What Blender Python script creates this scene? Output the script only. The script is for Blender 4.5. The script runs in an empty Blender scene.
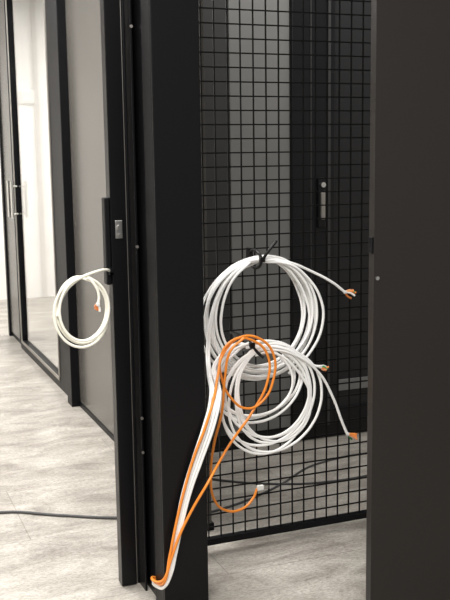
import bpy, math, random
from mathutils import Vector, Matrix
random.seed(23)
S=bpy.context.scene
COL=S.collection
S.view_settings.view_transform='Standard'

# ---------------------------------------------------------------- materials
def mat(name,col,rough=.5,metal=0.,spec=.5,noise=None,bump=None,coat=0):
    m=bpy.data.materials.new(name);m.use_nodes=True
    nt=m.node_tree;b=nt.nodes['Principled BSDF']
    b.inputs['Base Color'].default_value=(*col,1)
    b.inputs['Roughness'].default_value=rough
    b.inputs['Metallic'].default_value=metal
    b.inputs['Specular IOR Level'].default_value=spec
    b.inputs['Coat Weight'].default_value=coat
    tc=nt.nodes.new('ShaderNodeTexCoord')
    if noise:
        sc,amt=noise
        n=nt.nodes.new('ShaderNodeTexNoise');n.inputs['Scale'].default_value=sc;n.inputs['Detail'].default_value=5
        r=nt.nodes.new('ShaderNodeValToRGB')
        r.color_ramp.elements[0].position=.3;r.color_ramp.elements[1].position=.7
        r.color_ramp.elements[0].color=(*[c*(1-amt) for c in col],1)
        r.color_ramp.elements[1].color=(*[min(1,c*(1+amt)) for c in col],1)
        nt.links.new(tc.outputs['Object'],n.inputs['Vector'])
        nt.links.new(n.outputs['Fac'],r.inputs['Fac'])
        nt.links.new(r.outputs['Color'],b.inputs['Base Color'])
    if bump:
        sc,st=bump
        n=nt.nodes.new('ShaderNodeTexNoise');n.inputs['Scale'].default_value=sc;n.inputs['Detail'].default_value=3
        bp=nt.nodes.new('ShaderNodeBump');bp.inputs['Strength'].default_value=st;bp.inputs['Distance'].default_value=.002
        nt.links.new(tc.outputs['Object'],n.inputs['Vector'])
        nt.links.new(n.outputs['Fac'],bp.inputs['Height'])
        nt.links.new(bp.outputs['Normal'],b.inputs['Normal'])
    return m
M_black=mat('black_powder_coat',(.0045,.0045,.0055),.42,0,.16,bump=(900,.2))
M_blackgloss=mat('black_post_paint',(.0045,.0045,.0052),.28,0,.19,bump=(700,.08))
M_wire=mat('black_wire',(.004,.004,.004),.5,0,.2)
M_greypanel=mat('dark_grey_panel',(.085,.079,.071),.25,.0,.75,noise=(2.5,.06))
M_door=mat('dark_brown_grey_door_paint',(.021,.0178,.016),.32,0,.32,bump=(600,.08))
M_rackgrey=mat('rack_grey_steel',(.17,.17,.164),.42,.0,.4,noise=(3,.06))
M_rackmid=mat('rack_mid_grey',(.040,.040,.040),.5,0,.3)
M_rackblack=mat('rack_black',(.006,.006,.007),.35,0,.3)
M_wall=mat('white_wall_paint',(.84,.82,.785),.8,noise=(4,.03))
M_steel=mat('brushed_steel',(.72,.71,.68),.28,1)
M_zinc=mat('zinc_edge',(.40,.38,.35),.4,.9)
M_white=mat('white_cable_jacket',(.95,.945,.93),.33,noise=(12,.02))
M_cream=mat('cream_cable_jacket',(.86,.84,.75),.38)
M_orange=mat('orange_cable_jacket',(.86,.27,.03),.38)
M_greyc=mat('grey_cable_jacket',(.06,.06,.06),.5)
M_tie=mat('black_cable_tie',(.006,.006,.006),.4,0,.3)
M_plast=mat('white_plastic',(.75,.75,.72),.4)
M_cond=[mat('conductor_orange',(.8,.25,.05),.4),mat('conductor_copper',(.75,.30,.14),.4,.3),
        mat('conductor_green',(.05,.35,.12),.4),mat('conductor_brown',(.30,.12,.05),.4),mat('conductor_white',(.8,.78,.75),.4)]
def glass():
    m=bpy.data.materials.new('clear_glass');m.use_nodes=True
    b=m.node_tree.nodes['Principled BSDF']
    b.inputs['Base Color'].default_value=(.98,.985,.98,1);b.inputs['Roughness'].default_value=.02
    b.inputs['Transmission Weight'].default_value=1;b.inputs['IOR'].default_value=1.45
    return m
M_glass=glass()
def floormat():
    m=bpy.data.materials.new('concrete_look_floor_tile');m.use_nodes=True
    nt=m.node_tree;L=nt.links;b=nt.nodes['Principled BSDF']
    N=nt.nodes.new
    tc=N('ShaderNodeTexCoord')
    mp=N('ShaderNodeMapping');mp.inputs['Scale'].default_value=(1.0,2.3,1);mp.inputs['Rotation'].default_value=(0,0,math.radians(6))
    L.new(tc.outputs['Object'],mp.inputs['Vector'])
    n1=N('ShaderNodeTexNoise');n1.inputs['Scale'].default_value=3.0;n1.inputs['Detail'].default_value=12;n1.inputs['Roughness'].default_value=.76;n1.inputs['Distortion'].default_value=.6
    L.new(mp.outputs['Vector'],n1.inputs['Vector'])
    r1=N('ShaderNodeValToRGB');e=r1.color_ramp.elements
    e[0].position=.34;e[0].color=(.27,.243,.212,1);e[1].position=.64;e[1].color=(.63,.597,.545,1)
    k=e.new(.49);k.color=(.455,.423,.38,1)
    L.new(n1.outputs['Fac'],r1.inputs['Fac'])
    n2=N('ShaderNodeTexNoise');n2.inputs['Scale'].default_value=60;n2.inputs['Detail'].default_value=6;n2.inputs['Roughness'].default_value=.8
    L.new(mp.outputs['Vector'],n2.inputs['Vector'])
    r2=N('ShaderNodeValToRGB');r2.color_ramp.elements[0].position=.40;r2.color_ramp.elements[1].position=.56
    r2.color_ramp.elements[0].color=(.58,.57,.55,1);r2.color_ramp.elements[1].color=(1.03,1.03,1.03,1)
    L.new(n2.outputs['Fac'],r2.inputs['Fac'])
    mx=N('ShaderNodeMixRGB');mx.blend_type='MULTIPLY';mx.inputs['Fac'].default_value=.85
    L.new(r1.outputs['Color'],mx.inputs[1]);L.new(r2.outputs['Color'],mx.inputs[2])
    br=N('ShaderNodeTexBrick');br.inputs['Scale'].default_value=1
    br.inputs['Brick Width'].default_value=1.2;br.inputs['Row Height'].default_value=.6
    br.inputs['Mortar Size'].default_value=.0025;br.inputs['Mortar Smooth'].default_value=.3
    br.inputs['Color1'].default_value=(1,1,1,1);br.inputs['Color2'].default_value=(.95,.95,.95,1);br.inputs['Mortar'].default_value=(.70,.69,.67,1)
    L.new(tc.outputs['Object'],br.inputs['Vector'])
    mx2=N('ShaderNodeMixRGB');mx2.blend_type='MULTIPLY';mx2.inputs['Fac'].default_value=1
    L.new(mx.outputs['Color'],mx2.inputs[1]);L.new(br.outputs['Color'],mx2.inputs[2])
    L.new(mx2.outputs['Color'],b.inputs['Base Color'])
    b.inputs['Roughness'].default_value=.33
    bp=N('ShaderNodeBump');bp.inputs['Strength'].default_value=.12;bp.inputs['Distance'].default_value=.002
    L.new(n2.outputs['Fac'],bp.inputs['Height']);L.new(bp.outputs['Normal'],b.inputs['Normal'])
    return m
M_floor=floormat()
def perfmat():
    m=bpy.data.materials.new('perforated_black_sheet');m.use_nodes=True
    nt=m.node_tree;L=nt.links;b=nt.nodes['Principled BSDF'];N=nt.nodes.new
    tc=N('ShaderNodeTexCoord');v=N('ShaderNodeTexVoronoi');v.inputs['Scale'].default_value=70;v.inputs['Randomness'].default_value=0
    L.new(tc.outputs['Object'],v.inputs['Vector'])
    r=N('ShaderNodeValToRGB');r.color_ramp.elements[0].position=.35;r.color_ramp.elements[1].position=.45
    r.color_ramp.elements[0].color=(.003,.003,.003,1);r.color_ramp.elements[1].color=(.018,.018,.019,1)
    L.new(v.outputs['Distance'],r.inputs['Fac']);L.new(r.outputs['Color'],b.inputs['Base Color'])
    b.inputs['Roughness'].default_value=.5;b.inputs['Specular IOR Level'].default_value=.25
    return m
M_perf=perfmat()

# ---------------------------------------------------------------- builders
def empty(name,loc=(0,0,0)):
    o=bpy.data.objects.new(name,None);COL.objects.link(o);o.location=loc;o.empty_display_size=.1;return o
def addobj(name,me,m,parent=None,bev=0):
    o=bpy.data.objects.new(name,me);COL.objects.link(o)
    if m: me.materials.append(m)
    if parent: o.parent=parent
    if bev:
        b=o.modifiers.new('bevel','BEVEL');b.width=bev;b.segments=2;b.limit_method='ANGLE'
    return o
def boxes(name,bs,m,parent=None,bev=.002):
    V=[];Fc=[]
    for x0,x1,y0,y1,z0,z1 in bs:
        i=len(V)
        V+=[(x0,y0,z0),(x1,y0,z0),(x1,y1,z0),(x0,y1,z0),(x0,y0,z1),(x1,y0,z1),(x1,y1,z1),(x0,y1,z1)]
        Fc+=[tuple(i+k for k in q) for q in ((0,3,2,1),(4,5,6,7),(0,1,5,4),(1,2,6,5),(2,3,7,6),(3,0,4,7))]
    me=bpy.data.meshes.new(name);me.from_pydata(V,[],Fc);me.update()
    return addobj(name,me,m,parent,bev)
def cyl(name,p0,p1,r,m,parent=None,n=16,bev=0):
    p0=Vector(p0);p1=Vector(p1);d=(p1-p0).normalized()
    a=d.orthogonal().normalized();b=d.cross(a)
    V=[];
    for p in (p0,p1):
        for k in range(n):
            t=2*math.pi*k/n;V.append(p+a*r*math.cos(t)+b*r*math.sin(t))
    Fc=[(k,(k+1)%n,n+(k+1)%n,n+k) for k in range(n)]+[tuple(range(n))[::-1],tuple(range(n,2*n))]
    me=bpy.data.meshes.new(name);me.from_pydata(V,[],Fc);me.update()
    return addobj(name,me,m,parent,bev)
def curve(name,paths,r,m,parent=None):
    cu=bpy.data.curves.new(name,'CURVE');cu.dimensions='3D';cu.bevel_depth=r;cu.bevel_resolution=3;cu.resolution_u=6;cu.use_fill_caps=True
    for pts in paths:
        s=cu.splines.new('BEZIER');s.bezier_points.add(len(pts)-1)
        for bp_,p in zip(s.bezier_points,pts):
            bp_.co=p;bp_.handle_left_type=bp_.handle_right_type='AUTO'
    o=bpy.data.objects.new(name,cu);COL.objects.link(o);cu.materials.append(m)
    if parent:o.parent=parent
    return o

# ---------------------------------------------------------------- shell
boxes('floor',[(-2.6,5.2,-1.2,10.2,-.1,0)],M_floor,bev=0)
boxes('wall_end',[(-2.6,5.2,10.08,10.2,0,3.2)],M_wall,bev=0)
boxes('wall_left',[(-2.6,-2.5,-1.2,10.08,0,3.2)],M_wall,bev=0)
boxes('wall_right',[(5.1,5.2,-1.2,10.08,0,3.2)],M_wall,bev=0)
sw=empty('wall_socket_box')
boxes('housing',[(1.78,1.93,10.04,10.08,2.03,2.17)],M_plast,sw,.008)
boxes('cover_plate',[(1.80,1.91,10.03,10.045,2.05,2.15)],M_plast,sw,.004)
boxes('cable_trunking',[(1.93,1.98,10.04,10.08,0,3.2)],mat('trunking_plastic',(.45,.42,.38),.5),bev=.004)

# ---------------------------------------------------------------- left partition (plane X=1.25)
lp=empty('aisle_partition_panel')
boxes('panel_sheet',[(1.25,1.29,3.40,5.50,.03,2.75)],M_greypanel,lp,.003)
boxes('bottom_channel',[(1.246,1.30,3.40,5.50,0,.03)],M_black,lp,.002)
gd=empty('glass_partition_door')
boxes('frame_posts',[(1.20,1.31,5.502,5.62,0,2.8),(1.235,1.29,5.66,5.98,0,2.8),(1.215,1.31,5.62,5.66,0,2.8),(1.235,1.29,7.38,7.44,0,2.8)],M_black,gd,.004)
boxes('bottom_rail',[(1.235,1.29,5.98,7.38,0,.07)],M_black,gd,.003)
boxes('top_rail',[(1.235,1.29,5.98,7.38,2.66,2.8)],M_black,gd,.003)
boxes('glass_bead',[(1.228,1.236,5.975,5.995,.06,2.67),(1.228,1.236,7.365,7.385,.06,2.67),(1.228,1.236,5.975,7.385,.055,.075)],M_zinc,gd,.001)
boxes('glass_pane',[(1.258,1.266,5.98,7.38,.07,2.66)],M_glass,gd,0)
dd=empty('dark_rack_door')
boxes('door_leaf',[(1.25,1.29,7.45,7.98,.04,2.75)],M_greypanel,dd,.004)
boxes('door_edge_frame',[(1.235,1.30,7.98,8.04,0,2.8),(1.235,1.245,7.45,7.48,.04,2.75)],M_black,dd,.003)
boxes('door_plinth',[(1.26,1.29,7.45,7.98,0,.04)],M_black,dd,.0)
for k,yy in enumerate((7.35,7.51)):
    cyl('pull_bar_%d'%(k+1),(1.205,yy,1.03),(1.205,yy,1.31),.012,M_steel,dd)
    for z in (1.06,1.27):
        cyl('pull_standoff_%d'%(k+1),(1.205,yy,z),(1.25,yy+.03,z),.007,M_steel,dd)

# ---------------------------------------------------------------- sliding gate stile, lock, channel
st=empty('sliding_door_stile')
boxes('stile_profile',[(.818,.872,3.05,3.10,.004,2.6)],M_blackgloss,st,.003)
boxes('stile_return_edge',[(.872,.877,3.06,3.12,.004,2.6)],M_zinc,st,.001)
boxes('lock_case',[(.800,.818,3.055,3.095,1.07,1.36)],M_black,st,.004)
boxes('coil_hook',[(.806,.818,3.035,3.058,1.105,1.115),(.806,.818,3.035,3.039,1.105,1.13)],M_black,st,.001)
boxes('keeper_plate',[(.832,.856,3.043,3.05,1.225,1.285)],M_steel,st,.002)
cyl('lock_cylinder',(.844,3.036,1.262),(.844,3.045,1.262),.008,M_steel,st)
cyl('keeper_screw',(.844,3.038,1.238),(.844,3.045,1.238),.004,M_zinc,st)
ch=empty('door_frame_channel')
boxes('channel_web',[(.880,1.04,3.06,3.08,0,2.6)],M_black,ch,.002)
boxes('channel_flange',[(.884,.892,2.99,3.06,0,2.6),(.905,.915,2.93,3.06,0,2.6)],M_blackgloss,ch,.002)
for i,z in enumerate((.50,.62,1.2,1.9)):
    cyl('channel_screw_%d'%(i+1),(.888,2.985,z),(.888,2.991,z),.005,M_zinc,ch)
po=empty('cage_corner_post')
boxes('post_face',[(.893,1.047,2.80,2.812,0,2.6)],M_blackgloss,po,.003)
boxes('post_returns',[(.893,.903,2.812,2.90,0,2.6),(1.037,1.047,2.812,2.86,0,2.6)],M_black,po,.002)

# right door
rd=empty('cage_sheet_door')
boxes('door_sheet',[(1.490,2.40,2.50,2.503,.012,2.6)],M_door,rd,.0008)
boxes('door_core',[(1.492,2.40,2.503,2.535,.012,2.6)],M_door,rd,.002)
cyl('rivet',(1.502,2.496,1.115),(1.502,2.501,1.115),.006,M_steel,rd)
boxes('edge_latch_slot',[(1.486,1.494,2.505,2.53,1.19,1.24)],M_black,rd,.001)

# ---------------------------------------------------------------- mesh gate at Y=3.2
mg=empty('wire_mesh_gate')
X0,X1=1.0,2.45
boxes('bottom_rail',[(X0,X1,3.185,3.215,.035,.060)],M_black,mg,.002)
boxes('gate_stile',[(X0,X0+.03,3.185,3.215,.035,2.6),(X1-.03,X1,3.185,3.215,.035,2.6)],M_black,mg,.002)
ws=[];w=.0024
x=X0+.05
while x<X1-.04:
    ws.append((x-w,x+w,3.196,3.2005,.06,2.6));x+=.05
z=.10
while z<2.6:
    ws.append((X0+.03,X1-.03,3.2005,3.205,z-w,z+w));z+=.05
boxes('welded_wires',ws,M_wire,mg,0)
boxes('top_rail',[(X0,X1,3.185,3.215,2.6,2.63)],M_black,mg,.002)

# ---------------------------------------------------------------- racks behind (front plane Y=4.3)
rk=empty('server_rack_row')
boxes('plinth',[(1.45,3.9,4.33,5.2,0,.08)],M_rackblack,rk,.003)
boxes('side_bay_panel',[(1.45,1.76,4.32,5.2,.08,2.5)],M_rackmid,rk,.004)
boxes('grey_blanking_panel',[(1.765,2.085,4.315,5.2,.08,2.5)],M_rackgrey,rk,.004)
boxes('bay_body',[(2.09,3.9,4.34,5.2,.08,2.5)],M_rackblack,rk,.004)
boxes('door_frame',[(2.09,2.33,4.30,4.34,.08,2.5),(3.0,3.1,4.30,4.34,.08,2.5),(2.33,3.0,4.30,4.34,.08,.16),(2.33,3.0,4.30,4.34,2.42,2.5)],M_rackblack,rk,.004)
boxes('frame_reveal',[(2.19,2.196,4.296,4.30,.08,2.5),(2.285,2.30,4.290,4.30,.08,2.5)],M_rackmid,rk,.001)
boxes('perforated_door',[(2.33,3.0,4.32,4.338,.16,2.42),(3.1,3.8,4.32,4.338,.16,2.42)],M_perf,rk,0)
boxes('window_reflection_strip',[(2.36,2.97,4.312,4.32,.25,.31)],M_rackgrey,rk,.002)  # grey strip modelled in place of a window reflection on the rack door
boxes('swing_handle_plate',[(2.225,2.268,4.282,4.30,1.12,1.37)],M_rackblack,rk,.006)
boxes('swing_handle_lever',[(2.232,2.258,4.262,4.282,1.16,1.30)],M_zinc,rk,.006)
cyl('handle_lock',(2.246,4.262,1.335),(2.246,4.283,1.335),.013,M_steel,rk)

# ---------------------------------------------------------------- cables
R=.0050
def loop_coil(cx,cz,n,rx,rz,y0,dy,tie_ang,tie_r,jit=.012,gather=.75,rng=(.78,1.0),wob=.02):
    pts=[];K=20
    for i in range(n):
        k=rng[0]+(rng[1]-rng[0])*((i+random.random())/n)
        jx=random.uniform(-jit,jit);jz=random.uniform(-jit,jit)
        ph=random.uniform(0,6.28)
        for a in range(K):
            t=tie_ang-2*math.pi*a/K
            rr=k*(1+wob*math.sin(2*t+ph))
            x=cx+jx+rx*rr*math.cos(t);z=cz+jz+rz*rr*math.sin(t)
            d=abs(a if a<K/2 else K-a)/K*2*math.pi
            g=gather*(.5+.5*math.cos(min(math.pi,d*2.2)))
            tx=cx+rx*tie_r*math.cos(t);tz=cz+rz*tie_r*math.sin(t)
            x=x*(1-g)+tx*g;z=z*(1-g)+tz*g
            yy=y0+dy*((i*7)%n)*(1-.5*g)
            pts.append((x,yy,z))
    return pts
up=math.radians(96)
def riser(off,end):
    o=off
    return [(.908,2.918,.055),(.888,2.905,.070+o*.2),(.881,2.84,.085+o*.2),(.889,2.788,.105),(.905+o*.2,2.782,.145),(.918+o*.4,2.782,.21),(.938+o*.6,2.782,.31),(.966+o*.8,2.782,.42),
            (1.002+o,2.782,.52),(1.042+o*1.1,2.782,.625),(1.072+o,2.80,.70)]+end
c1=empty('white_network_cable_coil')
c1p=[loop_coil(1.386,.908,12,.222,.230,3.075,.0075,up,.96,rng=(.79,1.0),jit=.010,wob=.028)]
for o in (-.010,.002):
    c1p.append(riser(o,[(1.12+o*.6,2.95,.765),(1.160+o*.6,3.06,.82),(1.178+o*.5,3.08,.91),(1.208,3.09,1.0),(1.27,3.10,1.07),(1.38,3.11,1.115)]))
c1p.append([(1.38,3.09,1.12),(1.47,3.08,1.11),(1.58,3.08,1.065),(1.66,3.07,1.02),(1.705,3.07,.985)])
c1p.append([(1.38,3.08,1.115),(1.48,3.07,1.10),(1.55,3.07,1.05),(1.60,3.06,.97),(1.61,3.06,.88),(1.565,3.06,.78),(1.47,3.06,.70)])
curve('coiled_cable',c1p,R,M_white,c1)
c2=empty('white_network_cable_coil')
c2p=[loop_coil(1.322,.695,4,.162,.140,3.01,.009,math.radians(105),1.0,jit=.016,rng=(.84,1.10),wob=.04),
     loop_coil(1.374,.630,7,.185,.198,3.008,.008,math.radians(112),.98,jit=.024,rng=(.72,1.0),wob=.05)]
for o in (.013,.023):
    c2p.append(riser(o,[(1.12+o,2.93,.735),(1.150+o*.6,3.01,.77),(1.190+o,3.02,.815),(1.25,3.03,.835),(1.31,3.03,.825)]))
c2p.append([(1.33,3.01,.825),(1.42,3.0,.81),(1.50,3.0,.765),(1.545,3.0,.735),(1.567,3.0,.73)])
c2p.append([(1.34,3.01,.815),(1.45,3.0,.79),(1.56,3.0,.71),(1.62,3.0,.61),(1.66,3.0,.51),(1.680,3.0,.465)])
curve('coiled_cable',c2p,R,M_white,c2)

def tie(name,c,r,parent,tail):
    pts=[(c[0],c[1]+r*1.8*math.cos(t),c[2]+r*math.sin(t)) for t in [2*math.pi*k/12 for k in range(13)]]
    curve(name,[pts,[(c[0]+.003,c[1]-r*1.8,c[2])]+tail],.0055,M_tie,parent)
    boxes(name+'_head',[(c[0]-.008,c[0]+.012,c[1]-r*1.8-.010,c[1]-r*1.8+.004,c[2]-.006,c[2]+.012)],M_tie,parent,.002)
tie('cable_tie',(1.370,3.13,1.120),.032,c1,[(1.39,3.06,1.15),(1.425,3.06,1.19)])
tie('cable_tie',(1.300,3.06,.828),.028,c2,[(1.325,3.0,.80),(1.34,2.99,.785)])
boxes('mesh_hook',[(1.365,1.381,3.17,3.2,1.10,1.155)],M_tie,c1,.001)
boxes('mesh_hook',[(1.295,1.307,3.09,3.197,.842,.850)],M_tie,c2,.001)

def pairs(name,p,d,parent,n=8,L=.04):
    p=Vector(p);d=Vector(d).normalized()
    a=d.orthogonal().normalized();b=d.cross(a)
    boxes(name+'_jacket_end',[(p.x-.006,p.x+.006,p.y-.006,p.y+.006,p.z-.006,p.z+.006)],M_plast,parent,.003)
    for k in range(n):
        t=random.uniform(0,6.28);s=random.uniform(.1,.6)
        e=p+(d+(a*math.cos(t)+b*math.sin(t))*s)*L*random.uniform(.7,1.1)
        mid=p+(e-p)*.5+Vector((random.uniform(-.006,.006),0,random.uniform(-.006,.006)))
        curve('%s_conductor_%d'%(name,k+1),[[tuple(p),tuple(mid),tuple(e)]],.0038,M_cond[[0,1,0,4,1,0,2,0][k%8]],parent)
pairs('upper_end',(1.708,3.07,.984),(1,0,-.3),c1,10,.038)
pairs('middle_end',(1.569,3.0,.729),(1,0,-.3),c2,7,.030)
pairs('lower_end',(1.683,3.0,.462),(.8,0,-.5),c2,10,.038)

oc=empty('orange_patch_cable')
ra=[(.908,2.915,.07),(.886,2.89,.085),(.878,2.83,.10),(.886,2.780,.125),(.904,2.774,.21),(.926,2.773,.31),(.956,2.773,.42),(.992,2.773,.53),(1.035,2.773,.63)]
op=[ra+[(1.075,2.80,.71),(1.13,2.90,.76),(1.18,2.97,.82),(1.24,2.97,.87),(1.315,2.97,.86),(1.368,2.97,.80),(1.368,2.97,.71),(1.325,2.97,.635),
     (1.265,2.97,.615),(1.205,2.97,.66),(1.17,2.97,.74),(1.17,2.97,.81),(1.22,2.97,.865),(1.29,2.97,.855),(1.345,2.97,.80),(1.345,2.97,.705),(1.285,2.97,.60),(1.20,2.93,.53),(1.10,2.82,.49),(1.04,2.774,.44),(.985,2.773,.36),(.94,2.773,.28),(.908,2.773,.20),(.886,2.776,.14),(.874,2.82,.11),(.878,2.89,.095),(.905,2.912,.08)],
    [(1.25,2.955,.87),(1.20,2.955,.83),(1.178,2.955,.74),(1.165,2.955,.62),(1.132,2.955,.50),(1.120,2.955,.40),(1.130,2.955,.31),(1.170,2.96,.262),(1.24,2.97,.250),(1.290,2.98,.280),(1.305,2.98,.313)]]
curve('orange_jacket',op,.0046,M_orange,oc)
boxes('plug_body',[(1.305,1.330,2.974,2.986,.306,.324)],M_plast,oc,.002)
boxes('plug_ferrules',[(1.330,1.348,2.975,2.979,.309,.313),(1.330,1.348,2.975,2.979,.317,.321)],M_steel,oc,.0005)

# small coil hooked on the stile's lock case
c3=empty('cream_network_cable_coil')
lc=loop_coil(.697,.998,4,.090,.116,2.985,.008,math.radians(80),1.0,jit=.007,gather=.3,rng=(.86,1.0))
curve('coiled_cable',[lc,[(.812,3.05,1.118),(.78,3.01,1.128),(.74,3.0,1.122),(.69,2.99,1.105),(.64,2.99,1.06),(.615,2.99,.99)],
   [(.722,2.985,1.108),(.745,2.98,1.075),(.752,2.98,1.045),(.748,2.98,1.02)]],.0046,M_cream,c3)
pairs('loose_end',(.748,2.98,1.02),(-.3,0,-1),c3,4,.02)

# floor cables
curve('floor_cable',[[(-.6,3.75,.006),(.1,3.88,.006),(.534,3.93,.006),(.75,3.80,.006),(.97,3.67,.006),(1.12,3.62,.006),(1.20,3.75,.006)]],.006,M_greyc)
curve('floor_cable',[[(1.25,3.55,.005),(1.5,3.62,.005),(1.75,3.75,.005),(2.05,3.95,.005),(2.5,3.98,.005),(3.0,3.8,.005)],
                     [(1.4,4.05,.005),(1.7,3.80,.005),(2.0,3.70,.005),(2.35,3.75,.005),(2.8,4.0,.005)]],.005,M_greyc)

# ---------------------------------------------------------------- lights
def area(name,loc,sx,sy,e,col=(1,.978,.945)):
    l=bpy.data.lights.new(name,'AREA');l.shape='RECTANGLE';l.size=sx;l.size_y=sy;l.energy=e;l.color=col
    o=bpy.data.objects.new(name,l);COL.objects.link(o);o.location=loc
area('ceiling_light_front',(0.2,1.0,3.1),1.2,2.4,155)
area('ceiling_light_aisle',(0.0,5.5,3.1),.6,4,205)
area('ceiling_light_cage',(2.2,3.75,3.1),2.6,.4,40)
area('ceiling_light_far',(2.6,8.2,3.1),2,1.2,130)
W=bpy.data.worlds.new('world');S.world=W;W.use_nodes=True
bg=W.node_tree.nodes['Background'];bg.inputs[0].default_value=(1,.985,.965,1);bg.inputs[1].default_value=.34

# ---------------------------------------------------------------- camera
f=950;p=math.radians(8.8);th=math.radians(21.8);r=math.radians(-0.8)
F=Vector((math.cos(p)*math.sin(th),math.cos(p)*math.cos(th),-math.sin(p)))
R0=Vector((math.cos(th),-math.sin(th),0));U0=R0.cross(F)
Rv=R0*math.cos(r)+U0*math.sin(r);U=U0*math.cos(r)-R0*math.sin(r)
cam=bpy.data.cameras.new('camera');co=bpy.data.objects.new('camera',cam);COL.objects.link(co)
cam.sensor_fit='VERTICAL';cam.sensor_height=24;cam.lens=24*f/600
m=Matrix((Rv,U,-F)).transposed().to_4x4();m.translation=Vector((0,0,1.5))
co.matrix_world=m;cam.clip_start=.05
S.camera=co
